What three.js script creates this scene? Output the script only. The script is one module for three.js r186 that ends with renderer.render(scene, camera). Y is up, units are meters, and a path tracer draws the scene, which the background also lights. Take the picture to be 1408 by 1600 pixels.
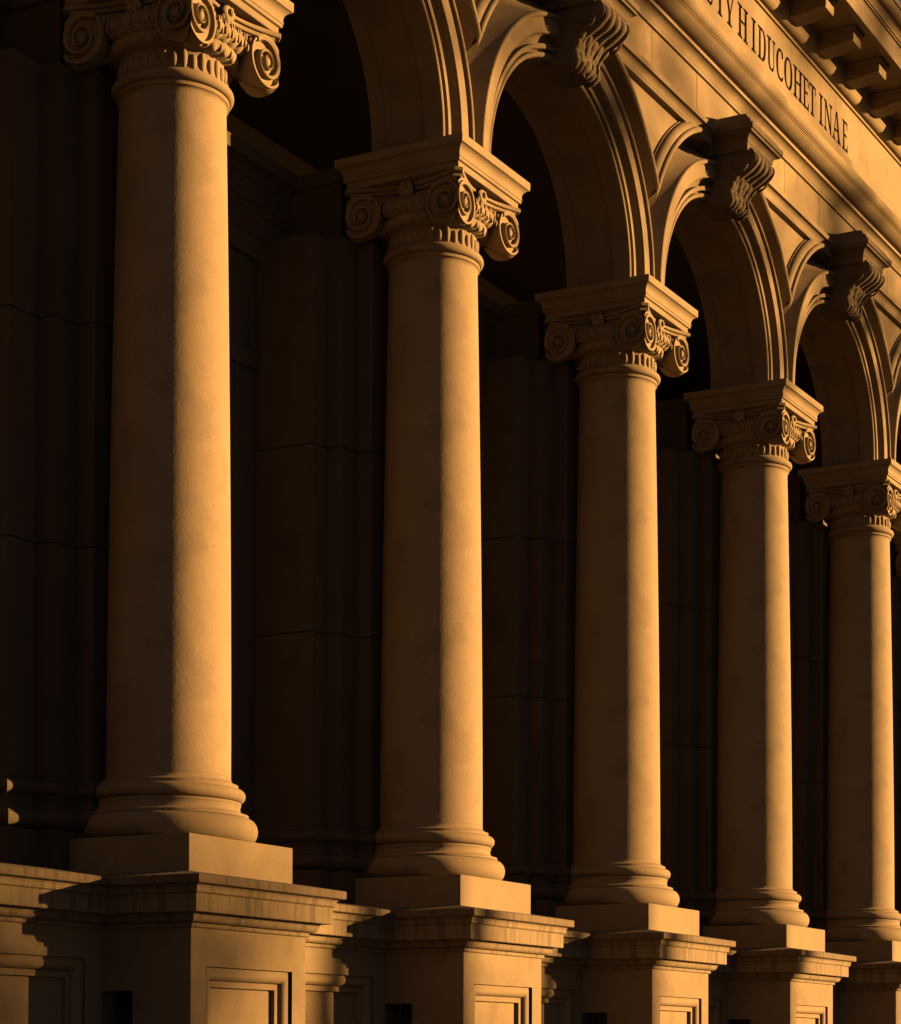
import * as THREE from 'three';
import { mergeGeometries, toCreasedNormals } from 'three/addons/utils/BufferGeometryUtils.js';
import { RoundedBoxGeometry } from 'three/addons/geometries/RoundedBoxGeometry.js';
import { TextGeometry } from 'three/addons/geometries/TextGeometry.js';
import { FontLoader } from 'three/addons/loaders/FontLoader.js';
import { Brush, Evaluator, SUBTRACTION } from 'three-bvh-csg';

// ------------------------------------------------------------------ camera, sky, sun, exposure
const EYE = 1.7;                       // heights below are written relative to the eye, 1.7 m over the pavement
const scene = new THREE.Scene();
const F = 3507.33, YAW = 0.5032, PITCH = 0.0208, ROLL = 0.0037;
const camera = new THREE.PerspectiveCamera(2 * Math.atan(800 / F) * 180 / Math.PI, 1408 / 1600, 0.1, 900);
camera.position.set(-14.3007, EYE, 10.4023);
camera.lookAt(camera.position.clone().add(new THREE.Vector3(Math.cos(YAW) * Math.cos(PITCH), Math.sin(PITCH), -Math.sin(YAW) * Math.cos(PITCH))));
camera.rotateZ(ROLL);
camera.setViewOffset(1408, 1600, 0, -780, 1408, 1600);      // shift lens: the horizon lies below the frame
camera.updateMatrixWorld(true);

const SUN_AZ = 38.3 * Math.PI / 180, SUN_EL = 8.6 * Math.PI / 180;
const sunDir = new THREE.Vector3(Math.sin(SUN_AZ) * Math.cos(SUN_EL), Math.sin(SUN_EL), Math.cos(SUN_AZ) * Math.cos(SUN_EL));
const sun = new THREE.DirectionalLight(new THREE.Color().setRGB(1, 0.515, 0.15), 5);
sun.position.copy(sunDir).multiplyScalar(70).add(new THREE.Vector3(8, 8, 0));
sun.target.position.set(8, 8, 0);
sun.castShadow = true;
sun.shadow.radius = 1.2;
sun.shadow.mapSize.set(4096, 4096);
Object.assign(sun.shadow.camera, { left: -26, right: 26, top: 20, bottom: -20, near: 1, far: 160 });
scene.add(sun, sun.target);

{ // late dusk sky, clear, very dim against the low sun
  const w = 256, h = 128, d = new Float32Array(w * h * 4);
  for (let j = 0; j < h; j++) for (let i = 0; i < w; i++) {
    const el = (j + 0.5) / h * Math.PI - Math.PI / 2, up = Math.max(0, Math.sin(el)), t = Math.pow(1 - up, 4);
    const k = 0.024;
    d.set([k * (0.75 + 1.15 * t), k * (0.78 + 0.62 * t), k * (0.95 + 0.10 * t), 1], (j * w + i) * 4);
  }
  const sky = new THREE.DataTexture(d, w, h, THREE.RGBAFormat, THREE.FloatType);
  sky.mapping = THREE.EquirectangularReflectionMapping; sky.magFilter = THREE.LinearFilter; sky.minFilter = THREE.LinearFilter; sky.needsUpdate = true;
  scene.background = sky; scene.environment = sky;
}
const renderer = new THREE.WebGLRenderer({ antialias: true });
renderer.toneMapping = THREE.LinearToneMapping;
renderer.toneMappingExposure = 4.85;
renderer.shadowMap.enabled = true;

// ------------------------------------------------------------------ helpers
let seed = 20241; const rnd = () => { seed = (seed * 1664525 + 1013904223) >>> 0; return seed / 4294967296; };
const hash = (x, y, s) => { let n = Math.imul(x, 374761393) ^ Math.imul(y, 668265263) ^ Math.imul(s, 2147483647 ^ 0x5bd1e995); n = Math.imul(n ^ (n >>> 13), 1274126177); return ((n ^ (n >>> 16)) >>> 0) / 4294967296; };
function tnoise(x, y, p, q, s) {           // tileable value noise, periods p, q
  const xi = Math.floor(x), yi = Math.floor(y); let fx = x - xi, fy = y - yi; fx = fx * fx * (3 - 2 * fx); fy = fy * fy * (3 - 2 * fy);
  const X0 = ((xi % p) + p) % p, X1 = (X0 + 1) % p, Y0 = ((yi % q) + q) % q, Y1 = (Y0 + 1) % q;
  const a = hash(X0, Y0, s), b = hash(X1, Y0, s), c = hash(X0, Y1, s), d = hash(X1, Y1, s);
  return a + (b - a) * fx + (c - a) * fy + (a - b - c + d) * fx * fy;
}
const fbm = (u, v, p, q, s, o) => { let t = 0, a = 0.5, n = 0; for (let i = 0; i < o; i++) { t += a * tnoise(u * p, v * q, p, q, s + i * 7); n += a; a *= 0.5; p *= 2; q *= 2; } return t / n; };
const enc = c => Math.round(255 * Math.min(1, Math.max(0, c <= 0.0031308 ? 12.92 * c : 1.055 * Math.pow(c, 1 / 2.4) - 0.055)));
function texture(N, fill, srgb, rep) {
  const d = new Uint8Array(N * N * 4), c = [0, 0, 0];
  for (let j = 0; j < N; j++) for (let i = 0; i < N; i++) { fill(i / N, j / N, c); d.set([srgb ? enc(c[0]) : 255 * c[0], srgb ? enc(c[1]) : 255 * c[1], srgb ? enc(c[2]) : 255 * c[2], 255], (j * N + i) * 4); }
  const t = new THREE.DataTexture(d, N, N); t.wrapS = t.wrapT = THREE.RepeatWrapping; t.magFilter = THREE.LinearFilter; t.minFilter = THREE.LinearMipmapLinearFilter; t.generateMipmaps = true;
  if (srgb) t.colorSpace = THREE.SRGBColorSpace; t.repeat.set(rep, rep); t.needsUpdate = true; return t;
}
const sm = (a, b, x) => { x = Math.min(1, Math.max(0, (x - a) / (b - a))); return x * x * (3 - 2 * x); };
function stoneColour(base, s, streak) {
  return texture(1024, (u, v, c) => {
    const big = fbm(u, v, 4, 4, s, 3), mid = fbm(u, v, 17, 17, s + 31, 3), fine = tnoise(u * 320, v * 320, 320, 320, s + 61), grain = tnoise(u * 512, v * 512, 512, 512, s + 77);
    let k = 0.80 + 0.28 * big + 0.16 * (mid - 0.5) + 0.10 * (fine - 0.5) + 0.08 * (grain - 0.5);
    k *= 1 - 0.16 * sm(0.76, 0.9, tnoise(u * 150, v * 150, 150, 150, s + 91)) * sm(0.45, 0.6, mid);      // small pits and specks
    const darkStone = sm(0.56, 0.74, fbm(u, v, 7, 6, s + 103, 4));                                             // grime patches with a broken edge
    k *= 1 - 0.15 * darkStone;
    let warm = 0.5 + 0.8 * (fbm(u, v, 5, 5, s + 133, 3) - 0.5);
    if (streak) { const st = fbm(u, v, 46, 3, s + 151, 3), st2 = fbm(u, v, 120, 5, s + 163, 2); const g = sm(0.48, 0.75, st) * 0.36 + sm(0.55, 0.8, st2) * 0.14; k *= 1 - g; warm -= 0.25 * g; }
    c[0] = base[0] * k; c[1] = base[1] * k * (0.96 + 0.07 * (1 - warm)); c[2] = base[2] * k * (0.88 + 0.24 * (1 - warm));
  }, true, 0.5);
}
const stoneBump = texture(1024, (u, v, c) => {
  const a = fbm(u, v, 130, 130, 5, 2), b = fbm(u, v, 30, 26, 9, 3), f = tnoise(u * 420, v * 420, 420, 420, 13);
  const pit = sm(0.78, 0.9, tnoise(u * 110, v * 110, 110, 110, 17));
  c[0] = c[1] = c[2] = Math.min(1, Math.max(0, 0.30 * a + 0.50 * b + 0.08 * f + 0.12 - 0.12 * pit));
}, false, 0.5);
const mStone = (base, s, streak, bump = 0.0012) => new THREE.MeshStandardMaterial({ map: stoneColour(base, s, streak), bumpMap: stoneBump, bumpScale: bump, roughness: 0.92 });
const M = {
  shaft: mStone([0.158, 0.125, 0.084], 3, false, 0.0018),
  stone: mStone([0.145, 0.113, 0.074], 211, false, 0.0010),
  carved: mStone([0.145, 0.112, 0.073], 407, false, 0.0007),
  weather: mStone([0.14, 0.109, 0.071], 613, true, 0.0014),
  shadeStone: mStone([0.042, 0.032, 0.023], 811, false, 0.0014),  // same stone darkened: interior shade and low bounce put into the colour
  stained: mStone([0.092, 0.069, 0.044], 1201, true, 0.0014),
  bouncePlaster: new THREE.MeshStandardMaterial({ color: new THREE.Color().setRGB(0.42, 0.36, 0.28), roughness: 0.95, bumpMap: stoneBump, bumpScale: 0.001 }),  // pale reflector finish, bounces sunlight up to the arch soffits
  darkStone: mStone([0.080, 0.061, 0.041], 1009, false, 0.0008),  // darker stone tone for the keystone consoles
  addedTimber: new THREE.MeshStandardMaterial({ map: texture(512, (u, v, c) => { const g = fbm(u, v, 60, 3, 71, 4), b = fbm(u, v, 5, 5, 75, 3), k = 0.030 * (0.6 + 0.5 * g + 0.4 * b); c[0] = k; c[1] = k * 0.86; c[2] = k * 0.70; }, true, 0.5), roughness: 0.7 }),  // dark infill, added to soak up light in the recesses
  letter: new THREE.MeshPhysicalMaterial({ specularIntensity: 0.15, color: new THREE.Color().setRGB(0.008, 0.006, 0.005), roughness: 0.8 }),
  iron: new THREE.MeshStandardMaterial({ color: new THREE.Color().setRGB(0.018, 0.017, 0.016), roughness: 0.7 }),
};
// uv in metres by the way each face points
function boxUV(g) {
  const p = g.attributes.position, uv = new Float32Array(p.count * 2), a = new THREE.Vector3(), b = new THREE.Vector3(), c = new THREE.Vector3(), ou = rnd() * 7, ov = rnd() * 7;
  for (let i = 0; i < p.count; i += 3) {
    a.fromBufferAttribute(p, i); b.fromBufferAttribute(p, i + 1).sub(a); c.fromBufferAttribute(p, i + 2).sub(a); b.cross(c);
    const x = Math.abs(b.x), y = Math.abs(b.y), z = Math.abs(b.z), m = (y > x * 1.2 && y > z * 1.2) ? 1 : x > z ? 0 : 2;
    for (let k = 0; k < 3; k++) { const X = p.getX(i + k), Y = p.getY(i + k), Z = p.getZ(i + k); uv[(i + k) * 2] = (m === 0 ? Z : X) + ou; uv[(i + k) * 2 + 1] = (m === 1 ? Z : Y) + ov; }
  }
  g.setAttribute('uv', new THREE.BufferAttribute(uv, 2)); return g;
}
function finish(g, crease = 0.55, keepUV = false) {
  if (g.index) g = g.toNonIndexed();
  for (const n of Object.keys(g.attributes)) if (n !== 'position' && !(keepUV && n === 'uv')) g.deleteAttribute(n);
  g = toCreasedNormals(g, crease);
  if (!keepUV) boxUV(g);
  return g;
}
const join = (list, crease, keep) => finish(mergeGeometries(list.map(g => { g = g.index ? g.toNonIndexed() : g; for (const n of Object.keys(g.attributes)) if (n !== 'position' && !(keep && n === 'uv')) g.deleteAttribute(n); g.morphAttributes = {}; return g; })), crease, keep);
function box(x0, x1, y0, y1, z0, z1, r = 0) {
  const g = r ? new RoundedBoxGeometry(x1 - x0, y1 - y0, z1 - z0, 1, r) : new THREE.BoxGeometry(x1 - x0, y1 - y0, z1 - z0);
  g.translate((x0 + x1) / 2, (y0 + y1) / 2, (z0 + z1) / 2); return g;
}
// small chamfers on the corners of a profile
function chamfer(pr, c = 0.006) {
  const out = [];
  for (let i = 0; i < pr.length; i++) {
    if (i === 0 || i === pr.length - 1) { out.push(pr[i]); continue; }
    const [a, b, d] = [pr[i - 1], pr[i], pr[i + 1]], l1 = Math.hypot(b[0] - a[0], b[1] - a[1]), l2 = Math.hypot(d[0] - b[0], d[1] - b[1]);
    const dot = ((b[0] - a[0]) * (d[0] - b[0]) + (b[1] - a[1]) * (d[1] - b[1])) / (l1 * l2);
    if (dot > 0.75 || l1 < 2.2 * c || l2 < 2.2 * c) { out.push(b); continue; }
    out.push([b[0] - (b[0] - a[0]) / l1 * c, b[1] - (b[1] - a[1]) / l1 * c], [b[0] + (d[0] - b[0]) / l2 * c, b[1] + (d[1] - b[1]) / l2 * c]);
  }
  return out;
}
// points on an arc between two profile points, bulging by b (sign gives the side)
function arc(a, d, b, n = 7) {
  const out = [], mx = (a[0] + d[0]) / 2, my = (a[1] + d[1]) / 2, dx = d[0] - a[0], dy = d[1] - a[1], L = Math.hypot(dx, dy), h = b * L, R = (L * L / 4 + h * h) / (2 * Math.abs(h)), s = Math.sign(h);
  const cx = mx - s * (-dy / L) * (R - Math.abs(h)) * -1, cy = my - s * (dx / L) * (R - Math.abs(h)) * -1;
  let t0 = Math.atan2(a[1] - cy, a[0] - cx), t1 = Math.atan2(d[1] - cy, d[0] - cx), dt = t1 - t0; while (dt > Math.PI) dt -= 2 * Math.PI; while (dt < -Math.PI) dt += 2 * Math.PI;
  for (let i = 0; i <= n; i++) out.push([cx + R * Math.cos(t0 + dt * i / n), cy + R * Math.sin(t0 + dt * i / n)]);
  return out;
}
// sweep a profile [offset, height] along a path with mitred corners; offset goes to the left of the path
function sweep(path, prof, { closed = false, ghost0, ghost1, map = (u, v, w) => [u, w, v], step = 0 } = {}) {
  const n = path.length, dir = (a, b) => { const x = b[0] - a[0], y = b[1] - a[1], l = Math.hypot(x, y); return [x / l, y / l]; }, mit = [];
  for (let i = 0; i < n; i++) {
    const prev = i > 0 ? path[i - 1] : closed ? path[n - 1] : ghost0, next = i < n - 1 ? path[i + 1] : closed ? path[0] : ghost1;
    const d1 = prev ? dir(prev, path[i]) : dir(path[i], next), d2 = next ? dir(path[i], next) : d1;
    const n1 = [-d1[1], d1[0]], n2 = [-d2[1], d2[0]], k = 1 + n1[0] * n2[0] + n1[1] * n2[1];
    mit.push([(n1[0] + n2[0]) / k, (n1[1] + n2[1]) / k]);
  }
  const pos = [], P = (i, j) => map(path[i][0] + mit[i][0] * prof[j][0], path[i][1] + mit[i][1] * prof[j][0], prof[j][1]);
  for (let i = 0; i < (closed ? n : n - 1); i++) for (let j = 0; j < prof.length - 1; j++) {
    const i2 = (i + 1) % n, a = P(i, j), b = P(i2, j), c = P(i2, j + 1), d = P(i, j + 1);
    pos.push(...a, ...b, ...c, ...a, ...c, ...d);
  }
  const g = new THREE.BufferGeometry(); g.setAttribute('position', new THREE.BufferAttribute(new Float32Array(pos), 3)); return g;
}
function lathe(prof, seg, rRef) {           // around y, uv in metres
  const pos = [], uv = [], ou = rnd() * 5, ov = rnd() * 5;
  for (let i = 0; i < seg; i++) for (let j = 0; j < prof.length - 1; j++) {
    const a0 = i / seg * 2 * Math.PI, a1 = (i + 1) / seg * 2 * Math.PI, R = rRef || prof[j][0];
    const P = (a, q) => [q[0] * Math.cos(a), q[1], -q[0] * Math.sin(a)], U = (a, q, jj) => [ou + a * (rRef || 0.5), ov + q[1] + (rRef ? 0 : q[0])];
    const A = P(a0, prof[j]), B = P(a1, prof[j]), C = P(a1, prof[j + 1]), D = P(a0, prof[j + 1]), ua = U(a0, prof[j]), ub = U(a1, prof[j]), uc = U(a1, prof[j + 1]), ud = U(a0, prof[j + 1]);
    pos.push(...A, ...B, ...C, ...A, ...C, ...D); uv.push(...ua, ...ub, ...uc, ...ua, ...uc, ...ud);
  }
  const g = new THREE.BufferGeometry(); g.setAttribute('position', new THREE.BufferAttribute(new Float32Array(pos), 3)); g.setAttribute('uv', new THREE.BufferAttribute(new Float32Array(uv), 2)); return g;
}
const ell = (x, y, z, a, b, c, ws = 8, hs = 6) => new THREE.SphereGeometry(1, ws, hs).scale(a, b, c).translate(x, y, z);

// ------------------------------------------------------------------ scene graph helpers
const used = {};
const numbered = n => { const k = used[n] = (used[n] ?? -1) + 1; return k ? `${n}_${String(k).padStart(3, '0')}` : n; };
function thing(name, label, category, [x, y, z], group) {
  const o = new THREE.Group(); o.name = numbered(name); o.position.set(x, y + EYE, z); o.userData = { label, category, baseY: y };
  if (group) o.userData.group = group; scene.add(o); return o;
}
function part(name, g, m, parent, label) {   // g is written in heights relative to the eye; the thing's base is taken off
  const b = rootBase(parent); if (b && !g.userData.placed) { g.translate(0, -b, 0); g.userData.placed = true; }
  const o = new THREE.Mesh(g, m); o.name = name; o.castShadow = o.receiveShadow = true; if (label) o.userData.label = label; parent.add(o); return o;
}
function rootBase(o) { while (o.parent && o.parent !== scene) o = o.parent; return o.userData.baseY || 0; }
function copy(src, dx, label) { const c = src.clone(); c.name = numbered(src.name); c.position.x += dx; c.userData = { ...src.userData, label }; scene.add(c); return c; }
const S = 4.2, KB = -1, K0 = 0, K1 = 5;              // bay width, first bay, first and last column
const ORD = ['first', 'second', 'third', 'fourth', 'fifth'];
const which = (k, what, ctx) => k < 0 ? `${what} just beyond the left edge of view${ctx}` : k > 4 ? `${what} just beyond the right edge of view${ctx}` : `${ORD[k]} ${what} from the left${ctx}`;

// ------------------------------------------------------------------ ground
function struct(name, g, m) { const o = new THREE.Mesh(g, m); o.name = name; o.receiveShadow = o.castShadow = true; o.userData.kind = 'structure'; scene.add(o); return o; }
{
  const asphalt = new THREE.MeshStandardMaterial({ roughness: 0.95, bumpMap: stoneBump, bumpScale: 0.002, map: texture(256, (u, v, c) => { const k = 0.045 * (0.7 + 0.6 * tnoise(u * 128, v * 128, 128, 128, 3)) * (0.85 + 0.3 * fbm(u, v, 4, 4, 8, 3)); c[0] = k * 1.05; c[1] = k; c[2] = k * 0.95; }, true, 0.5) });
  struct('ground', finish(new THREE.PlaneGeometry(700, 700).rotateX(-Math.PI / 2)), asphalt);
  struct('pavement', finish(box(-60, 90, 0, 0.12, -8, 4.2, 0.02)), new THREE.MeshStandardMaterial({ roughness: 0.95, color: new THREE.Color().setRGB(0.09, 0.08, 0.07), bumpMap: stoneBump, bumpScale: 0.001 }));
}

// ------------------------------------------------------------------ pedestals
const dieH = 0.781, PW = -0.035;             // half width of the pedestal die, plane of the parapet wall
const capProf = chamfer([[-0.02, 0.955], [0.0, 0.955], [0.022, 0.957], [0.022, 0.990], ...arc([0.022, 0.990], [0.078, 1.040], 0.24, 6), [0.085, 1.040], [0.085, 1.060], [0.158, 1.060], [0.158, 1.196], [0.178, 1.200], [0.178, 1.222], ...arc([0.178, 1.222], [0.222, 1.262], -0.25, 6)], 0.005);
const slabProf = chamfer([[0.200, 1.262], [0.236, 1.262], [0.236, 1.327], [-0.07, 1.378], [-0.30, 1.380]], 0.006);
const footProf = chamfer([[0.16, -1.70], [0.16, -1.38], [0.14, -1.38], ...arc([0.14, -1.38], [0.03, -1.27], 0.2, 6), [0.02, -1.26], [0.02, -1.22], [-0.02, -1.22]], 0.006);
const panelProf = [[0, 0.002], [0.0, -0.026], [0.012, -0.026], ...arc([0.016, -0.026], [0.100, -0.075], -0.30, 8), [0.104, -0.075], [0.104, -0.066], [0.148, -0.066], [0.150, -0.105], [0.162, -0.105]];
const rectPath = (x0, x1, y0, y1) => [[x0, y0], [x1, y0], [x1, y1], [x0, y1]];
const ev = new Evaluator(); ev.attributes = ['position', 'normal'];
function csgBox(outer, cuts) {
  let a = new Brush(box(...outer)); a.updateMatrixWorld();
  for (const c of cuts) { const b = new Brush(box(...c)); b.updateMatrixWorld(); a = ev.evaluate(a, b, SUBTRACTION); }
  return finish(a.geometry.clone(), 0.3);
}
const pedGroup = 'pedestals under the columns';
function makePedestal() {
  const t = thing('column_pedestal', '', 'pedestal', [0, -1.70, 0], pedGroup);
  const h = dieH;
  part('die', csgBox([-h, h, -1.23, 0.957, -0.75, h], [[-0.584, 0.584, -0.98, 0.672, h - 0.115, h + 0.1], [-h - 0.1, -h + 0.26, -0.10, 0.495, -0.075, 0.252]]), M.stone, t);
  const pan = part('panel_moulding', finish(sweep(rectPath(-0.584, 0.584, -0.98, 0.672), panelProf, { closed: true, map: (u, v, w) => [u, v, h + w] })), M.stone, t);
  part('panel', finish(box(-0.424, 0.424, -0.82, 0.512, h - 0.2, h - 0.103)), M.stone, pan);
  const path = [[-h, PW], [-h, h], [h, h], [h, PW]], gh = { ghost0: [-S / 2, PW], ghost1: [S / 2, PW] };
  part('cornice', finish(sweep(path, capProf, gh)), M.weather, t);
  part('cornice_slab', finish(sweep(path, slabProf, gh)), M.stained, t);
  part('foot', finish(sweep(path, footProf, gh)), M.weather, t);
  const v = part('vent', finish(box(-h + 0.235, -h + 0.256, -0.10, 0.494, -0.074, 0.251)), M.iron, t, 'dark iron vent set into the side of the pedestal');
  const bars = []; for (let i = 0; i < 5; i++) bars.push(box(-h + 0.19, -h + 0.205, -0.099, 0.494, -0.045 + i * 0.06, -0.03 + i * 0.06));
  part('bar', join(bars), M.iron, v);
  return t;
}
const ped = makePedestal(); ped.position.x = K0 * S;
const pedLabel = k => which(k, 'pedestal with a sunk panel', ', carrying a stone column');
ped.userData.label = pedLabel(K0);
for (let k = K0 + 1; k <= K1; k++) copy(ped, (k - K0) * S, pedLabel(k));

// ------------------------------------------------------------------ parapet walls between the pedestals
function makeParapet() {
  const t = thing('parapet_wall', '', 'wall', [0, -1.70, 0], 'parapet walls between pedestals');
  const x0 = dieH, x1 = S - dieH;
  part('wall', csgBox([x0, x1, -1.60, 0.957, -0.46, PW], [[x0 + 0.20, x1 - 0.20, -0.98, 0.732, PW - 0.115, PW + 0.1]]), M.stone, t);
  const pan = part('panel_moulding', finish(sweep(rectPath(x0 + 0.2, x1 - 0.2, -0.98, 0.732), panelProf, { closed: true, map: (u, v, w) => [u, v, PW + w] })), M.stone, t);
  part('panel', finish(box(x0 + 0.36, x1 - 0.36, -0.82, 0.572, PW - 0.2, PW - 0.103)), M.stone, pan);
  const gh = { ghost0: [x0, dieH], ghost1: [x1, dieH] };
  part('cornice', finish(sweep([[x0, PW], [x1, PW]], capProf, gh)), M.weather, t);
  part('coping', finish(sweep([[x0, PW], [x1, PW]], slabProf, gh)), M.stained, t);
  part('foot', finish(sweep([[x0, PW], [x1, PW]], footProf, gh)), M.weather, t);
  return t;
}
const par = makeParapet(); par.position.x = KB * S;
const bayText = b => b < 0 ? 'left of the first column, at the left edge' : b >= 4 ? 'right of the fifth column' : `between the ${ORD[b]} and ${ORD[b + 1]} columns`;
const parLabel = b => `panelled parapet wall ${bayText(b)}`;
par.userData.label = parLabel(KB);
for (let b = KB + 1; b < K1; b++) copy(par, (b - KB) * S, parLabel(b));

// ------------------------------------------------------------------ columns
const colGroup = 'columns of the arcade';
function makeColumn() {
  const t = thing('column', '', 'column', [0, 1.372, 0], colGroup);
  part('plinth', finish(box(-0.705, 0.705, 1.372, 1.662, -0.705, 0.705, 0.006), 0.3), M.stone, t);
  const tor = (r, y0, y1, bulge) => { const o = []; for (let i = 0; i <= 12; i++) { const a = -Math.PI / 2 + Math.PI * i / 12; o.push([r - bulge + bulge * Math.cos(a), (y0 + y1) / 2 + (y1 - y0) / 2 * Math.sin(a)]); } return o; };
  part('base', finish(lathe([[0.60, 1.660], ...tor(0.702, 1.662, 1.862, 0.085), [0.628, 1.864], [0.628, 1.886], ...arc([0.615, 1.889], [0.566, 1.962], -0.28, 8), [0.569, 1.964], [0.569, 1.984], ...tor(0.603, 1.988, 2.092, 0.052), [0.545, 2.095], [0.545, 2.122], [0.535, 2.126], ...arc([0.530, 2.128], [0.489, 2.185], -0.2, 6)], 96), 0.5, true), M.stone, t);
  const sp = []; const y0 = 2.186, y1 = 7.452;
  for (let i = 0; i <= 40; i++) { const u = i / 40; sp.push([0.488 - 0.066 * Math.pow(u, 1.55) - 0.000 * u, y0 + (y1 - y0) * u]); }
  part('shaft', finish(lathe(sp, 128, 0.46), 0.6, true), M.shaft, t);
  const cap = part('capital', finish(lathe([[0.420, 7.452], ...arc([0.422, 7.455], [0.444, 7.486], -0.2, 4), [0.446, 7.488], [0.446, 7.514], [0.436, 7.518], ...tor(0.482, 7.522, 7.604, 0.042), [0.432, 7.608], [0.420, 7.625], [0.418, 7.775], [0.440, 7.780], ...arc([0.445, 7.782], [0.515, 7.870], 0.22, 8), [0.505, 7.882], [0.45, 7.89], [0.44, 8.11]], 80), 0.5, true), M.carved, t);
  const leaves = []; for (let i = 0; i < 34; i++) { const a = i / 34 * 2 * Math.PI, tall = i % 2 ? 0.060 : 0.074; leaves.push(new THREE.SphereGeometry(1, 8, 6).scale(0.030, tall, 0.020).translate(0, 7.625 + tall, 0.420).rotateX(0).rotateY(a)); }
  part('leaf_band', join(leaves, 0.9), M.carved, cap);
  const eggs = []; for (let i = 0; i < 24; i++) { const a = i / 24 * 2 * Math.PI; eggs.push(new THREE.SphereGeometry(1, 8, 6).scale(0.044, 0.052, 0.030).translate(0, 7.832, 0.487).rotateY(a), new THREE.SphereGeometry(1, 5, 4).scale(0.010, 0.046, 0.022).translate(0, 7.832, 0.500).rotateY(a + Math.PI / 24)); }
  part('egg_band', join(eggs, 0.9), M.carved, cap);
  // concave-sided abacus
  const concave = (c, s, e) => { const sh = new THREE.Shape(); const pts = []; for (let q = 0; q < 4; q++) { for (let i = 0; i <= 14; i++) { const x = -(c - e) + 2 * (c - e) * i / 14, y = c - s * (1 - Math.pow(Math.abs(x) / (c - e), 2.0)); const a = -q * Math.PI / 2; pts.push([x * Math.cos(a) - y * Math.sin(a), x * Math.sin(a) + y * Math.cos(a)]); } } pts.forEach(([x, y], i) => i ? sh.lineTo(x, y) : sh.moveTo(x, y)); sh.closePath(); return sh; };
  const slab = (c, s, e, ya, yb, bev = 0.006) => new THREE.ExtrudeGeometry(concave(c - bev, s, e), { depth: yb - ya - 2 * bev, bevelEnabled: true, bevelSize: bev, bevelThickness: bev, bevelSegments: 1, curveSegments: 4 }).rotateX(-Math.PI / 2).translate(0, ya + bev, 0);
  part('abacus', join([slab(0.635, 0.135, 0.05, 8.128, 8.168), slab(0.600, 0.130, 0.05, 8.094, 8.130), slab(0.560, 0.120, 0.06, 8.02, 8.096)], 0.5), M.carved, cap);
  // volutes: two on every side, each with a spiral fillet round an eye
  const R = 0.208;
  function voluteGeo(flip) {
    const pos = [], quad = (a, b, c, d) => pos.push(...a, ...b, ...c, ...a, ...c, ...d), N = 132, T = 2 * Math.PI * 2.35, k = 0.118, st = Math.PI * 0.75;
    const at = i => { const th = T * i / N, r = R * Math.exp(-k * th), w = 0.17 * r + 0.003, z = 0.012, a = st - th, ca = Math.cos(a), sa = Math.sin(a), ri = r - w; return [[r * ca, r * sa, -0.045], [r * ca, r * sa, z], [(r - w * 0.35) * ca, (r - w * 0.35) * sa, z + 0.006], [ri * ca, ri * sa, z - 0.004], [(ri - w * 0.2) * ca, (ri - w * 0.2) * sa, -0.040]]; };
    for (let i = 0; i < N; i++) { const A = at(i), B = at(i + 1); for (let j = 0; j < 4; j++) quad(A[j], A[j + 1], B[j + 1], B[j]); }
    const spiral = new THREE.BufferGeometry(); spiral.setAttribute('position', new THREE.BufferAttribute(new Float32Array(pos), 3));
    const body = lathe([[0.001, -0.30], [R * 0.55, -0.29], [R * 0.70, -0.20], [R * 0.95, -0.06], [R * 0.985, 0.004], [R * 0.90, 0.004], [R * 0.86, -0.030], [0.001, -0.040]], 40); body.rotateX(Math.PI / 2); body.deleteAttribute('uv');
    const g = mergeGeometries([spiral, body]); if (flip) { g.scale(-1, 1, 1); const p = g.attributes.position.array; for (let i = 0; i < p.length; i += 9) for (let q = 0; q < 3; q++) { const tmp = p[i + 3 + q]; p[i + 3 + q] = p[i + 6 + q]; p[i + 6 + q] = tmp; } }
    return g;
  }
  const vm = new THREE.Matrix4(), ym = new THREE.Matrix4();
  for (let q = 0; q < 4; q++) for (const s of [1, -1]) {
    vm.makeRotationY(-s * 0.05).setPosition(s * 0.452, 7.902, 0.590); ym.makeRotationY(q * Math.PI / 2); const mm = ym.clone().multiply(vm);
    const vg = voluteGeo(s < 0).applyMatrix4(vm), pa = vg.attributes.position;
    for (let i = 0; i < pa.count; i++) { const z = pa.getZ(i), x = pa.getX(i), lim = Math.max(0.02, z - 0.002); if (Math.abs(x) > lim) pa.setX(i, Math.sign(x) * lim); }   // the two faces of a corner meet in an arris
    part('volute', finish(vg.applyMatrix4(ym), 0.6), M.carved, cap); part('eye', finish(ell(0, 0, -0.008, 0.040, 0.040, 0.026, 12, 8).applyMatrix4(mm), 1), M.carved, cap);
  }
  for (let q = 0; q < 4; q++) {
    const rib = []; for (let i = 0; i <= 40; i++) { const u = i / 40 * 2 - 1; rib.push([Math.max(0.002, 0.098 * Math.sqrt(Math.max(0, 1 - Math.pow(Math.abs(u), 3.5))) * (0.86 + 0.14 * Math.abs(Math.sin(u * 9.5)))), u * 0.30]); }
    const husk = []; for (let i = 0; i < 26; i++) { const u = (i % 13) / 12 * 2 - 1, a = (i < 13 ? 0.5 : -0.35) + 0.2 * (i % 2); husk.push(ell(u * 0.26, 7.955 + 0.088 * Math.sin(a), 0.475 + 0.088 * Math.cos(a), 0.014, 0.034, 0.016, 6, 4)); }
    const bodyG = lathe(rib, 18); bodyG.deleteAttribute('uv'); bodyG.rotateZ(Math.PI / 2).translate(0, 7.955, 0.475);
    part('garland', join([bodyG, ...husk], 0.8).rotateY(q * Math.PI / 2), M.carved, cap);
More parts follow.
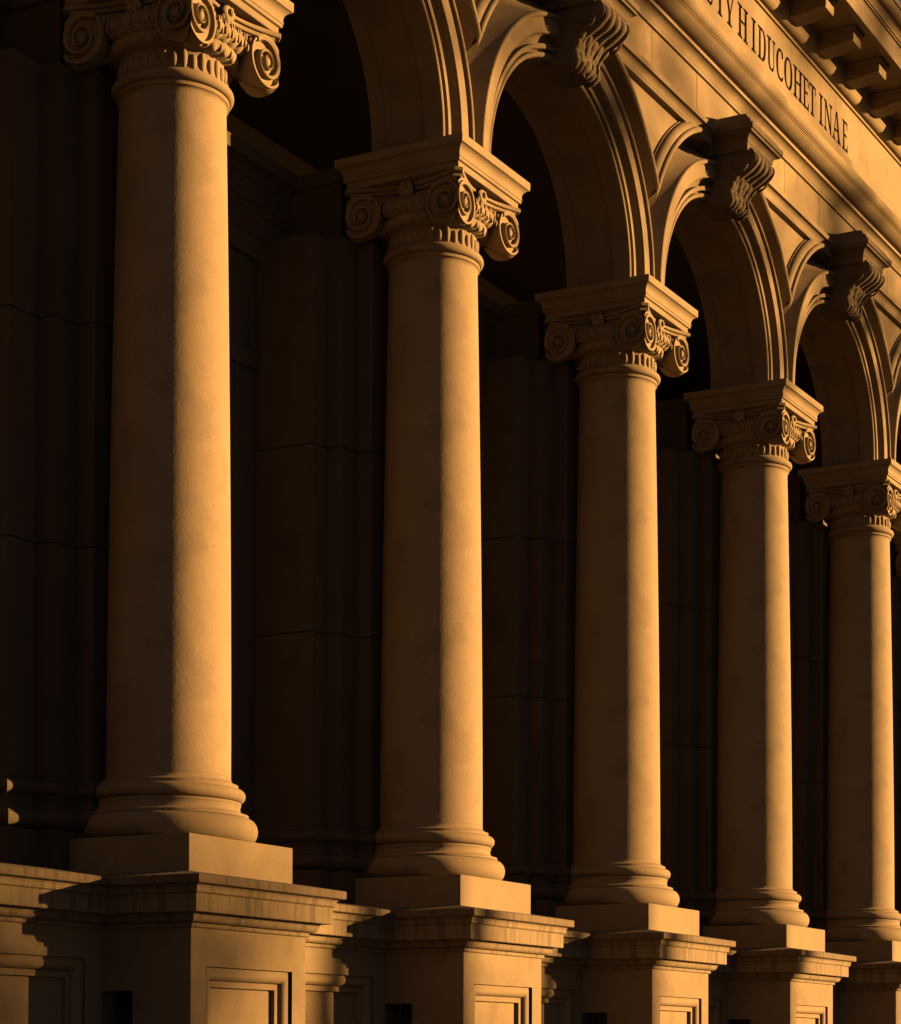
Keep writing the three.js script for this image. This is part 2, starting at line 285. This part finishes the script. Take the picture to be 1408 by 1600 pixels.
    const pet = [ell(0, 8.115, 0.545, 0.030, 0.030, 0.030)]; for (let i = 0; i < 6; i++) { const a = i / 6 * 2 * Math.PI; pet.push(ell(0.046 * Math.cos(a), 8.115 + 0.046 * Math.sin(a), 0.530, 0.036, 0.036, 0.020)); }
    pet.push(ell(0, 8.055, 0.52, 0.026, 0.05, 0.025), ell(-0.05, 8.07, 0.515, 0.03, 0.03, 0.02), ell(0.05, 8.07, 0.515, 0.03, 0.03, 0.02));
    part('rosette', join(pet, 0.9).rotateY(q * Math.PI / 2), M.carved, cap);
  }
  const imp = chamfer([[-0.4, 8.168], [0.028, 8.168], [0.028, 8.226], [0.052, 8.230], [0.052, 8.256], [0.060, 8.262], ...arc([0.060, 8.262], [0.108, 8.362], -0.22, 8), [0.114, 8.364], [0.114, 8.376], [0.116, 8.380], [0.116, 8.444], [-0.4, 8.444]], 0.005);
  part('impost_block', finish(sweep([[-0.57, -0.57], [-0.57, 0.57], [0.57, 0.57], [0.57, -0.57]], imp, { closed: true })), M.stone, t);
  return t;
}
const col = makeColumn(); col.position.x = K0 * S;
const colLabel = k => which(k, 'smooth stone column', k === 0 ? ', largest and nearest, capital cut by the top edge' : ' with a scrolled capital');
col.userData.label = colLabel(K0);
for (let k = K0 + 1; k <= K1; k++) copy(col, (k - K0) * S, colLabel(k));

// ------------------------------------------------------------------ stepped piers behind the columns
const steps = [[0.455, -0.40], [0.735, -0.56], [0.96, -0.72]];          // half widths and front planes
const ZR = -1.35;                                                        // rear wall
const basePath = [[-steps[2][0], ZR], [-steps[2][0], steps[2][1]], [-steps[1][0], steps[2][1]], [-steps[1][0], steps[1][1]], [-steps[0][0], steps[1][1]], [-steps[0][0], steps[0][1]]];
for (let i = 5; i >= 0; i--) basePath.push([-basePath[i][0], basePath[i][1]]);
function makePier(wide) {
  const pierPath = basePath.map(([x, z], i) => [i < 2 ? -(wide ?? steps[2][0]) : x, z]);
  const t = thing('stepped_pier', '', 'pier', [0, 1.30, 0], 'stepped piers behind the columns');
  const sh = () => { const s = new THREE.Shape(), e = 0.006; pierPath.forEach(([x, z], i) => { const X = x - Math.sign(x) * e, Zz = -(z - e); i ? s.lineTo(X, Zz) : s.moveTo(X, Zz); }); s.closePath(); return s; };
  const ys = [2.14, 3.955, 5.71, 7.69];
  part('plinth', finish(sweep(pierPath, chamfer([[0.155, 1.30], [0.155, 1.715], [0.135, 1.725], [0.02, 1.73]], 0.006))), M.shadeStone, t);
  part('base_moulding', finish(sweep(pierPath, [[0.13, 1.728], ...arc([0.13, 1.73], [0.13, 1.86], 0.4, 8).map(p => [p[0], p[1]]), [0.09, 1.865], [0.09, 1.885], ...arc([0.085, 1.888], [0.055, 1.965], -0.2, 6), [0.06, 1.968], [0.06, 1.988], ...arc([0.055, 1.99], [0.055, 2.09], 0.4, 6), [0.03, 2.095], [0.03, 2.115], [0.0, 2.145]])), M.shadeStone, t);
  for (let i = 0; i < 3; i++) part('stone_block', finish(new THREE.ExtrudeGeometry(sh(), { depth: ys[i + 1] - ys[i] - 0.024, bevelEnabled: true, bevelSize: 0.006, bevelThickness: 0.008, bevelSegments: 1 }).rotateX(-Math.PI / 2).translate(0, ys[i] + 0.012, 0), 0.3), M.shadeStone, t);
  part('added_block', finish(join([box(-0.50, 0.93, 7.69, 8.43, -1.30, -0.73, 0.01), box(-0.54, 0.96, 8.30, 8.435, -1.30, -0.69, 0.01)]), 0.3), M.shadeStone, t);  // block added to cover sunlit slivers behind the column
  part('core', finish(join([box(-0.93, 0.93, 1.31, 7.49, ZR, -0.75), box(-0.70, 0.70, 1.31, 7.49, -0.80, -0.59), box(-0.42, 0.42, 1.31, 7.49, -0.62, -0.43)])), M.shadeStone, t);
  return t;
}
const pierLabel = k => k > 4 ? 'shaded stepped pier beyond the right edge of view' : `shaded stepped pier behind the ${ORD[k]} column`;
makePier(1.085).userData.label = pierLabel(0);
const pier = makePier(); pier.position.x = S; pier.userData.label = pierLabel(1);
for (let k = 2; k <= K1; k++) copy(pier, (k - 1) * S, pierLabel(k));
{
  const t = thing('added_end_pier', 'added plain dark end pier, unseen beyond the left edge of view', 'pier', [KB * S, -1.70, 0]);  // added instead of another column, dark so little light bounces back
  for (let i = 0; i < 7; i++) part('stone_block', finish(box(-0.8, 0.05, -1.70 + i * 1.449, -1.70 + (i + 1) * 1.449 - 0.008, -1.6, 0.40, 0.012), 0.3), M.shadeStone, t);
}
// ------------------------------------------------------------------ rear walls of the bays with their inner entablature
const innerProf = chamfer([[-0.10, 7.50], [0.01, 7.50], [0.01, 7.70], [0.03, 7.705], [0.03, 7.90], [0.05, 7.905], ...arc([0.05, 7.92], [0.09, 7.97], -0.2, 5), [0.09, 8.0], [0.02, 8.005], [0.02, 8.20], [0.04, 8.21], ...arc([0.04, 8.22], [0.12, 8.31], -0.2, 6), [0.14, 8.31], [0.14, 8.40], [0.15, 8.43], [-0.6, 8.435]], 0.005);
function makeRear() {
  const t = thing('rear_wall', '', 'wall', [0, 1.28, 0], 'rear walls of the arcade bays');
  const x0 = steps[2][0], x1 = S - x0, ys = [1.32, 6.54, 7.50], nb = 6, w = (x1 - x0) / nb;
  for (let i = 0; i < nb; i++) for (let j = 0; j < 2; j++) part('added_board', finish(box(x0 + i * w + 0.004, x0 + (i + 1) * w - 0.004, ys[j] + 0.006, ys[j + 1] - 0.006, ZR - 0.06, ZR - 0.003 * ((i * 2 + j) % 3), 0.008), 0.3), M.addedTimber, t);  // boards added, kept dark to cut bounce off the rear wall
  part('added_rail', finish(box(x0 + 0.002, x1 - 0.002, 6.45, 6.62, ZR - 0.05, ZR + 0.03, 0.01), 0.3), M.addedTimber, t);
  part('backing', finish(box(x0 - 0.5, x1 + 0.5, 1.28, 8.43, ZR - 0.6, ZR - 0.055)), M.shadeStone, t);
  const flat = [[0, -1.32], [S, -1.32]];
  part('inner_entablature', finish(sweep(flat, innerProf)), M.shadeStone, t);
  part('gallery_floor', finish(box(0, S, 8.20, 8.425, -5.2, -1.36)), M.shadeStone, t);
  part('floor', finish(box(0, S, 1.28, 1.315, -1.6, -0.3)), M.shadeStone, t);
  return t;
}
const rear = makeRear(); rear.position.x = KB * S;
const rearLabel = b => `rear wall with added dark boards and inner entablature ${bayText(b)}`;
rear.userData.label = rearLabel(KB);
for (let b = KB + 1; b < K1; b++) copy(rear, (b - KB) * S, rearLabel(b));

// ------------------------------------------------------------------ arches
const RI = 1.625, YC = 8.56, YSP = 8.446, STR0 = 10.72;
function ring(prof, seg = 72, clampY = STR0 + 0.03) {    // prof: [offset from intrados, z]; arch centred on x = S / 2
  const cols = [], legs = 3;
  for (let i = 0; i <= legs; i++) cols.push({ leg: 1, y: YSP + (YC - YSP) * i / legs });
  for (let i = 1; i <= seg; i++) cols.push({ a: Math.PI * i / seg });
  for (let i = 1; i <= legs; i++) cols.push({ leg: -1, y: YC - (YC - YSP) * i / legs });
  const zAt = r => { for (let j = 0; j < prof.length - 1; j++) { const a = prof[j][0], b = prof[j + 1][0]; if (b > a && r >= a && r <= b) return prof[j][1] + (prof[j + 1][1] - prof[j][1]) * (r - a) / (b - a); } return prof[prof.length - 1][1]; };
  const P = (c, j) => {
    let r = RI + prof[j][0], z = prof[j][1];
    const lim = c.leg ? S / 2 : Math.min(S / 2 / Math.max(1e-6, Math.abs(Math.cos(c.a))), (clampY - YC) / Math.max(1e-6, Math.sin(c.a)));
    if (r > lim) { r = Math.max(lim, RI + prof[0][0] * 0 + Math.min(lim, r)); r = lim; z = zAt(Math.max(prof[0][0], lim - RI)); }
    return c.leg ? [S / 2 + c.leg * r, c.y, z] : [S / 2 + r * Math.cos(c.a), YC + r * Math.sin(c.a), z];
  };
  const pos = [];
  for (let i = 0; i < cols.length - 1; i++) for (let j = 0; j < prof.length - 1; j++) {
    const a = P(cols[i], j), b = P(cols[i + 1], j), c = P(cols[i + 1], j + 1), d = P(cols[i], j + 1);
    const ar = (p, q, s) => Math.hypot((q[1] - p[1]) * (s[2] - p[2]) - (q[2] - p[2]) * (s[1] - p[1]), (q[2] - p[2]) * (s[0] - p[0]) - (q[0] - p[0]) * (s[2] - p[2]), (q[0] - p[0]) * (s[1] - p[1]) - (q[1] - p[1]) * (s[0] - p[0]));
    if (ar(a, c, b) > 1e-9) pos.push(...a, ...c, ...b); if (ar(a, d, c) > 1e-9) pos.push(...a, ...d, ...c);
  }
  const g = new THREE.BufferGeometry(); g.setAttribute('position', new THREE.BufferAttribute(new Float32Array(pos), 3)); return g;
}
const archRing = {
  soffit: [[0.30, -0.402], [0.0, -0.402], [0.0, -0.26], [0.028, -0.252], [0.028, 0.16], [0.0, 0.168], [0.0, 0.345]],
  inner_moulding: [[0.0, 0.345], ...arc([0.0, 0.350], [0.050, 0.350], -0.42, 7), [0.052, 0.315], [0.072, 0.312], [0.076, 0.385], [0.120, 0.388], [0.124, 0.330], [0.150, 0.328], ...arc([0.152, 0.335], [0.205, 0.432], 0.20, 6), [0.212, 0.44]],
  fascia: [[0.212, 0.44], [0.214, 0.452], [0.352, 0.456], [0.354, 0.472], ...arc([0.356, 0.474], [0.402, 0.478], -0.4, 6)],
  channel: [[0.402, 0.478], [0.408, 0.460], ...arc([0.412, 0.452], [0.600, 0.202], 0.04, 6), [0.664, 0.196], [0.676, 0.205], [0.700, 0.47]],
  outer_moulding: [[0.70, 0.47], [0.702, 0.495], ...arc([0.705, 0.495], [0.765, 0.495], -0.35, 6), [0.770, 0.475], [0.785, 0.475], ...arc([0.79, 0.475], [0.86, 0.40], -0.2, 5), [0.872, 0.40], [0.874, 0.355]],
};
function makeArch() {
  const t = thing('arch', '', 'arch', [0, YSP, 0], 'arches springing from the columns');
  for (const [n, p] of Object.entries(archRing)) part(n, finish(ring(p), 0.45), M.stone, t);
  // masonry of the bay round the opening
  const s = new THREE.Shape(); s.moveTo(0, YSP); s.lineTo(S / 2 - RI - 0.040, YSP); s.lineTo(S / 2 - RI - 0.040, YC); s.absarc(S / 2, YC, RI + 0.040, Math.PI, 0, true); s.lineTo(S / 2 + RI + 0.040, YSP); s.lineTo(S, YSP); s.lineTo(S, 12.95); s.lineTo(0, 12.95); s.closePath();
  part('masonry', finish(new THREE.ExtrudeGeometry(s, { depth: 0.575, bevelEnabled: false, curveSegments: 48 }).translate(0, 0, -0.40), 0.4), M.shadeStone, t);
  return t;
}
const arch = makeArch(); arch.position.x = KB * S;
const archLabel = b => `moulded round arch ${bayText(b)}`;
arch.userData.label = archLabel(KB);
for (let b = KB + 1; b < K1; b++) copy(arch, (b - KB) * S, archLabel(b));

// spandrels: one over every column between two arches
function makeSpandrel() {
  const t = thing('spandrel', '', 'wall panel', [0, 9.7, 0], 'spandrels between the arches');
  const s = new THREE.Shape(), R2 = RI + 0.86, a0 = Math.acos((S / 2) / R2), a1 = Math.asin((STR0 - YC) / R2), n = 14, L = [], Rr = [];
  for (let i = 0; i <= n; i++) { const a = a0 + (a1 - a0) * i / n; L.push([-S / 2 + R2 * Math.cos(a), YC + R2 * Math.sin(a)]); Rr.push([S / 2 - R2 * Math.cos(a), YC + R2 * Math.sin(a)]); }
  L.forEach(([x, y], i) => i ? s.lineTo(x, y) : s.moveTo(x, y)); Rr.reverse().forEach(([x, y]) => s.lineTo(x, y)); s.closePath();
  part('panel', finish(new THREE.ExtrudeGeometry(s, { depth: 0.22, bevelEnabled: false }).translate(0, 0, 0.155), 0.3), M.stone, t);
  return t;
}
const spd = makeSpandrel(); spd.position.x = K0 * S;
const spLabel = k => k < 0 ? 'plain spandrel beyond the left edge of view' : k > 4 ? 'plain spandrel beyond the right edge of view' : `plain triangular spandrel between the arches above the ${ORD[k]} column`;
spd.userData.label = spLabel(K0);
for (let k = K0 + 1; k <= K1; k++) copy(spd, (k - K0) * S, spLabel(k));

// ------------------------------------------------------------------ keystone consoles
function makeKeystone() {
  const t = thing('keystone_console', '', 'keystone', [S / 2, 9.86, 0], 'keystone consoles over the arches');
  // S-shaped front, from under the cap to the foot
  const pts = [[0.86, 10.64], [0.905, 10.60], [0.925, 10.53], [0.905, 10.46], [0.85, 10.40], [0.775, 10.345], [0.695, 10.27], [0.640, 10.18], [0.605, 10.09], [0.592, 10.02], [0.600, 9.965], [0.605, 9.93], [0.600, 9.885], [0.57, 9.855], [0.52, 9.86]];
  const cv = new THREE.CatmullRomCurve3(pts.map(p => new THREE.Vector3(0, 10.64 - (10.64 - p[1]) * 0.70, p[0]))), NS = 56, NT = 44, pos = [], grid = [];
  for (let i = 0; i <= NS; i++) {
    const u = i / NS, p = cv.getPoint(u), tg = cv.getTangent(u), nz = -tg.y, ny = tg.z, hw = 0.335 - 0.075 * u, row = [];
    for (let j = 0; j <= NT; j++) { const v = j / NT * 2 - 1, edge = sm(1.0, 0.93, Math.abs(v)), rib = (1 - Math.pow(Math.abs(Math.cos(v * Math.PI * 2.5)), 5)) * 0.036 * edge * sm(0.9, 0.5, u) + 0.004 * edge * Math.sin(u * 31 + v * 5); row.push([v * hw, p.y + ny * rib, p.z + nz * rib]); }
    grid.push(row);
  }
  const quad = (a, b, c, d) => pos.push(...a, ...b, ...c, ...a, ...c, ...d);
  for (let i = 0; i < NS; i++) for (let j = 0; j < NT; j++) quad(grid[i][j], grid[i + 1][j], grid[i + 1][j + 1], grid[i][j + 1]);
  for (const j of [0, NT]) for (let i = 0; i < NS; i++) { const a = grid[i][j], b = grid[i + 1][j], c = [b[0], b[1], 0.25], d = [a[0], a[1], 0.25]; j ? quad(a, b, c, d) : quad(d, c, b, a); }
  for (let j = 0; j < NT; j++) { const a = grid[NS][j], b = grid[NS][j + 1]; quad(a, [a[0], a[1], 0.2], [b[0], b[1], 0.2], b); }
  const g = new THREE.BufferGeometry(); g.setAttribute('position', new THREE.BufferAttribute(new Float32Array(pos), 3));
  const scroll = part('scroll', finish(g, 0.7), M.darkStone, t);
  for (const s of [-1, 1]) { // spiral fillet on either cheek
    const sp = [], N = 60; for (let i = 0; i <= N; i++) { const th = i / N * Math.PI * 3.2, r = 0.165 * Math.exp(-0.16 * th); sp.push(new THREE.Vector3(s * 0.325, 10.49 + r * Math.cos(th), 0.73 + r * Math.sin(th))); }
    part('spiral', finish(new THREE.TubeGeometry(new THREE.CatmullRomCurve3(sp), 60, 0.014, 5), 0.8), M.darkStone, scroll);
  }
  const leaf = [], qt = new THREE.Quaternion(), up3 = new THREE.Vector3(0, 0, 1), M4 = new THREE.Matrix4();
  for (let r = 0; r < 7; r++) { const u = 0.46 + 0.085 * r, p = cv.getPoint(Math.min(0.99, u)), tg = cv.getTangent(Math.min(0.99, u)), n = new THREE.Vector3(0, tg.z, -tg.y), nl = 5 + (r % 2), hw = (0.335 - 0.075 * u) * 0.9;
    for (let q = 0; q < nl; q++) { const v = nl > 1 ? q / (nl - 1) * 2 - 1 : 0, c = p.clone().addScaledVector(n, 0.012 + 0.016 * rnd()); c.x = v * hw; qt.setFromUnitVectors(up3, n.clone().add(new THREE.Vector3(v * 0.7, -0.25, 0)).normalize());
      leaf.push(new THREE.SphereGeometry(1, 8, 6).scale(0.040 + 0.012 * rnd(), 0.058 + 0.016 * rnd(), 0.024).applyMatrix4(M4.compose(c, qt, new THREE.Vector3(1, 1, 1)))); } }
  part('leaf', join(leaf, 0.9), M.darkStone, t);
  const cp = chamfer([[-0.30, 10.622], [0.0, 10.622], [0.012, 10.63], [0.012, 10.70], [0.022, 10.705], ...arc([0.022, 10.712], [0.085, 10.79], -0.22, 6), [0.095, 10.792], [0.095, 10.82], [0.118, 10.824], [0.118, 10.884], [0.085, 10.90], [0.06, 10.96], [0.02, 10.985], [-0.02, 11.05], [-0.12, 11.10], [-0.30, 11.16]], 0.005);
  const hw = 0.382, zf = 0.868;
  part('cap', finish(sweep([[-hw, 0.30], [-hw, zf], [hw, zf], [hw, 0.30]], cp)), M.darkStone, t);
  part('cap_core', finish(box(-hw + 0.08, hw - 0.08, 10.60, 10.95, 0.2, zf - 0.08)), M.darkStone, t);
  return t;
}
const key = makeKeystone(); key.position.x += KB * S;
const keyLabel = b => `scrolled keystone console crowning the arch ${bayText(b)}`;
key.userData.label = keyLabel(KB);
for (let b = KB + 1; b < K1; b++) copy(key, (b - KB) * S, keyLabel(b));

// ------------------------------------------------------------------ entablature
const XA = KB * S, XB = K1 * S;
{
  const t = thing('entablature', 'long stone entablature with carved inscription and bracketed cornice above the arches', 'entablature', [0, STR0, 0]);
  const line = pr => finish(sweep([[XA, 0], [XB, 0]], pr));
  part('string_course', line(chamfer([[0.2, STR0], [0.452, STR0], [0.452, STR0 + 0.030], ...arc([0.456, STR0 + 0.034], [0.520, STR0 + 0.120], -0.26, 7), [0.528, STR0 + 0.122], [0.528, STR0 + 0.190], [0.40, STR0 + 0.205]], 0.005)), M.stone, t);
  for (let b = KB; b < K1; b++) for (const [a, c] of [[0.402, 1.3], [1.3, 2.9], [2.9, 3.798]].map(q => q).filter((_, i) => true)) {
    const x0 = b * S + (a === 0.402 ? 0 : a), x1 = b * S + (c === 3.798 ? S : c);
    part('frieze_panel', finish(box(x0 + 0.0025, x1 - 0.0025, STR0 + 0.19, 11.452, 0.15, 0.412 + (a === 1.3 ? 0.002 : 0), 0.004), 0.3), M.stone, t);
  }
  part('architrave', line(chamfer([[0.30, 11.446], [0.442, 11.446], [0.442, 11.480], ...arc([0.446, 11.484], [0.535, 11.570], -0.16, 6), [0.552, 11.572], [0.552, 11.612], [0.540, 11.618], ...arc([0.545, 11.622], [0.722, 11.708], 0.10, 7), [0.728, 11.706], [0.728, 11.716]], 0.004)), M.stone, t);
  part('roll_moulding', line([[0.70, 11.714], ...arc([0.722, 11.716], [0.722, 11.880], 0.36, 10), [0.700, 11.885], [0.690, 11.90], [0.565, 11.955], [0.562, 12.10], [0.548, 12.104], [0.548, 12.205], [0.50, 12.21]]), M.stone, t);
  const font = await new FontLoader().loadAsync('fonts/droid/droid_serif_bold.typeface.json');
  const letters = [];
  for (const [ch, x] of [['U', 9.86], ['I', 10.19], ['Y', 10.49], ['H', 10.92], ['I', 11.28], ['D', 11.56], ['U', 11.88], ['C', 12.18], ['O', 12.49], ['H', 12.84], ['E', 13.14], ['T', 13.39], ['I', 13.72], ['N', 14.00], ['A', 14.34], ['E', 14.68]]) {
    const g = new TextGeometry(ch, { font, size: 0.575, depth: 0.08, curveSegments: 4, bevelEnabled: false }); g.computeBoundingBox(); const bb = g.boundingBox;
    const wide = { U: 0.29, I: 0.15, Y: 0.31, H: 0.34, D: 0.28, C: 0.25, O: 0.30, E: 0.23, T: 0.25, N: 0.33, A: 0.33 }[ch];
    g.translate(-(bb.min.x + bb.max.x) / 2, -bb.min.y, 0); g.scale(wide / (bb.max.x - bb.min.x), 0.408 / (bb.max.y - bb.min.y), 1); g.translate(x, 12.305, 0.474); letters.push(g);
  }
  // the frieze stones; the letters are cut 26 mm into them and their floors are coloured dark for the shadow in the cuts
  const stones = []; for (let x = XA; x < XB - 0.01; x += S / 2) stones.push([x + 0.002, Math.min(XB, x + S / 2) - 0.002]);
  const fr = part('inscription_frieze', finish(box(XA, XB, 12.19, 12.97, 0.3, 0.468)), M.letter, t);
  for (const [xa, xb] of stones) {
    let a = new Brush(box(xa, xb, 12.20, 12.965, 0.32, 0.5)); a.updateMatrixWorld();
    for (const g of letters) { g.computeBoundingBox(); if (g.boundingBox.max.x < xa || g.boundingBox.min.x > xb) continue; const b = new Brush(g.clone()); b.updateMatrixWorld(); a = ev.evaluate(a, b, SUBTRACTION); }
    part('frieze_stone', finish(a.geometry.clone(), 0.3), M.stone, fr);
  }
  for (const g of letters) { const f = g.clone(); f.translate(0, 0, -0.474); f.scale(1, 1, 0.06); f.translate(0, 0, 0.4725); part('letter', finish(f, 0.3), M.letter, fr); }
  part('bed_moulding', line(chamfer([[0.498, 12.955], [0.530, 12.955], [0.530, 12.985], ...arc([0.535, 12.99], [0.640, 13.075], 0.2, 7), [0.65, 13.08], [0.65, 13.285]], 0.005)), M.stone, t);
  part('corona', line(chamfer([[0.60, 13.284], [1.215, 13.284], [1.22, 13.232], [1.30, 13.232], [1.30, 13.495], [1.318, 13.50]], 0.005)), M.stone, t);
  part('cyma', line([[1.30, 13.498], [1.325, 13.50], [1.325, 13.525], ...arc([1.34, 13.528], [1.41, 13.61], -0.2, 6), ...arc([1.41, 13.61], [1.50, 13.70], 0.2, 6), [1.52, 13.705], [1.52, 13.765], [0.1, 13.95], [-5.4, 14.0]]), M.stone, t);
  const modShape = [[0.60, 13.07], [0.70, 13.06], [0.85, 13.075], [0.98, 13.105], [1.06, 13.105], [1.105, 13.10], [1.112, 13.12], [1.112, 13.27], [0.60, 13.27]];
  const ms = new THREE.Shape(); modShape.forEach(([z, y], i) => i ? ms.lineTo(z, y) : ms.moveTo(z, y)); ms.closePath();
  const mg = finish(new THREE.ExtrudeGeometry(ms, { depth: 0.29, bevelEnabled: true, bevelSize: 0.006, bevelThickness: 0.006, bevelSegments: 1 }).rotateY(-Math.PI / 2).translate(0.15, 0, 0), 0.4);
  mg.translate(0, -STR0, 0); mg.userData.placed = true;
  const lip = finish(box(-0.185, 0.185, 13.245, 13.283, 0.6, 1.15, 0.006)); lip.translate(0, -STR0, 0); lip.userData.placed = true;
  for (let i = Math.ceil((XA - 14.4) / 1.05); 14.4 + 1.05 * i < XB - 0.2; i++) { const m = part('bracket', mg, M.stone, t); m.position.x = 14.4 + 1.05 * i; part('bracket_cap', lip, M.stone, m); }
}
// ------------------------------------------------------------------ the dark gallery behind the arches
{
  const t = thing('gallery', 'dark hollow gallery seen through the arches above the inner entablature', 'gallery', [0, 8.2, 0]);
  part('back_wall', finish(box(XA, XB, 8.2, 12.9, -5.4, -5.2)), M.bouncePlaster, t);  // made pale as an unseen reflector that warms the soffits
  part('ceiling', finish(box(XA, XB, 11.6, 11.8, -5.2, -0.402)), M.shadeStone, t);
  for (const x of [XA - 0.3, XB]) part('end_wall', finish(box(x, x + 0.3, -1.7, 12.9, -5.4, -0.42)), M.shadeStone, t);
  part('roof', finish(box(XA - 0.3, XB + 0.3, 12.95, 13.2, -5.4, 0.45)), M.shadeStone, t);
  part('lower_back_wall', finish(box(XA, XB, -1.7, 8.2, -5.4, -5.2)), M.shadeStone, t);
}

// ------------------------------------------------------------------ trees across the street, out of view; they stand between the low sun and the facade
{
  const bark = new THREE.MeshStandardMaterial({ color: new THREE.Color().setRGB(0.07, 0.055, 0.042), roughness: 0.95 });
  const leafM = new THREE.MeshStandardMaterial({ color: new THREE.Color().setRGB(0.045, 0.06, 0.022), roughness: 0.9, side: THREE.DoubleSide });
  const nrm = () => { const a = rnd() * 2 * Math.PI, z = rnd() * 2 - 1, r = Math.sqrt(1 - z * z); return new THREE.Vector3(r * Math.cos(a), z, r * Math.sin(a)); };
  function crown(clumps, perClump, spread, lw, lh) {
    const pos = [], u = new THREE.Vector3(), v = new THREE.Vector3();
    for (const c of clumps) for (let i = 0; i < perClump; i++) {
      const p = nrm().multiplyScalar(spread * c.s * Math.cbrt(rnd())); p.y *= 0.75; p.add(c.p); const n = nrm(); u.copy(nrm()).cross(n).normalize(); v.copy(n).cross(u); const k = 0.7 + 0.6 * rnd();
      const A = p.clone().addScaledVector(u, -lw * k / 2), B = p.clone().addScaledVector(v, lh * k / 2), C = p.clone().addScaledVector(u, lw * k / 2), D = p.clone().addScaledVector(v, -lh * k / 2);
      pos.push(...A, ...B, ...C, ...A, ...C, ...D);
    }
    const g = new THREE.BufferGeometry(); g.setAttribute('position', new THREE.BufferAttribute(new Float32Array(pos), 3)); g.computeVertexNormals(); return g;
  }
  function limb(pts, r0, r1) { const cv = new THREE.CatmullRomCurve3(pts.map(p => new THREE.Vector3(...p))), n = 14, g = new THREE.TubeGeometry(cv, n, 1, 8), p = g.attributes.position; for (let i = 0; i <= n; i++) { const c = cv.getPointAt(i / n), r = r0 + (r1 - r0) * i / n; for (let j = 0; j <= 8; j++) { const k = i * 9 + j; p.setXYZ(k, c.x + (p.getX(k) - c.x) * r, c.y + (p.getY(k) - c.y) * r, c.z + (p.getZ(k) - c.z) * r); } } return g; }
  function tree(name, label, group, H, crownLow, rad, nClump, per, spread, lw, lh) {
    const t = new THREE.Group(); t.name = numbered(name); t.userData = { label, category: 'tree', group }; scene.add(t);
    const clumps = []; for (let i = 0; i < nClump; i++) { const q = nrm().multiplyScalar(Math.cbrt(0.15 + 0.85 * rnd())); clumps.push({ p: new THREE.Vector3(q.x * rad, (H + crownLow) / 2 + q.y * (H - crownLow) / 2 * 0.85, q.z * rad), s: 0.7 + 0.6 * rnd() }); }
    const parts = [limb([[0, 0, 0], [0.1, H * 0.3, 0.05], [-0.08, H * 0.6, 0], [0.05, H * 0.86, 0.05]], H * 0.016, H * 0.004)];
    for (let i = 0; i < nClump; i += 3) { const c = clumps[i].p, y = Math.min(crownLow + 0.1 * H * rnd(), c.y - 0.3); parts.push(limb([[0, y, 0], [c.x * 0.5, (y + c.y) / 2 + 0.2, c.z * 0.5], [c.x, c.y, c.z]], H * 0.005, 0.015)); }
    const a = new THREE.Mesh(finish(mergeGeometries(parts.map(g => { g = g.toNonIndexed(); g.deleteAttribute('uv'); return g; })), 0.8), bark); a.name = 'trunk';
    const b = new THREE.Mesh(crown(clumps, per, spread, lw, lh), leafM); b.name = 'crown';
    for (const m of [a, b]) { m.castShadow = m.receiveShadow = true; t.add(m); }
    return t;
  }
  const put = (o, x, D, scale = 1, turn = 0) => { const h = Math.hypot(sunDir.x, sunDir.z); o.position.set(x + sunDir.x / h * D, 0, 0.45 + sunDir.z / h * D); o.scale.setScalar(scale); o.rotation.y = turn; return o; };
  const g1 = 'leafy trees across the street', l1 = 'dense leafy tree across the street, out of view, shading the pedestals';
  const low = tree('broadleaf_tree', l1, g1, 14.6, 4.0, 3.6, 60, 150, 1.5, 0.22, 0.15);
  [[-6.6, 78, 1.14, 0.3], [-2.6, 82, 1.14, 1.7], [2.4, 79, 0.985, 2.6], [7.0, 83, 1.01, 4.0], [12.0, 80, 0.98, 5.2], [17.0, 82, 1.0, 0.9], [22.0, 81, 0.99, 2.2]].forEach(([x, D, k, turn], i) => { let o = low; if (i) { o = low.clone(); o.name = numbered('broadleaf_tree'); o.userData = { ...low.userData }; scene.add(o); } put(o, x, D, k, turn); });
  const g2 = 'tall thin-crowned trees across the street', l2 = 'tall thin-crowned tree across the street, out of view, dappling the arches';
  const tall = tree('tall_tree', l2, g2, 24, 16.5, 3.0, 17, 92, 0.82, 0.17, 0.11);
  [[2.95, 47, 1.0, 0.4], [7.15, 50, 1.03, 2.1], [11.35, 46, 0.98, 3.6], [15.55, 49, 1.02, 5.0]].forEach(([x, D, k, turn], i) => { let o = tall; if (i) { o = tall.clone(); o.name = numbered('tall_tree'); o.userData = { ...tall.userData }; scene.add(o); } put(o, x, D, k, turn); });
}
renderer.render(scene, camera);
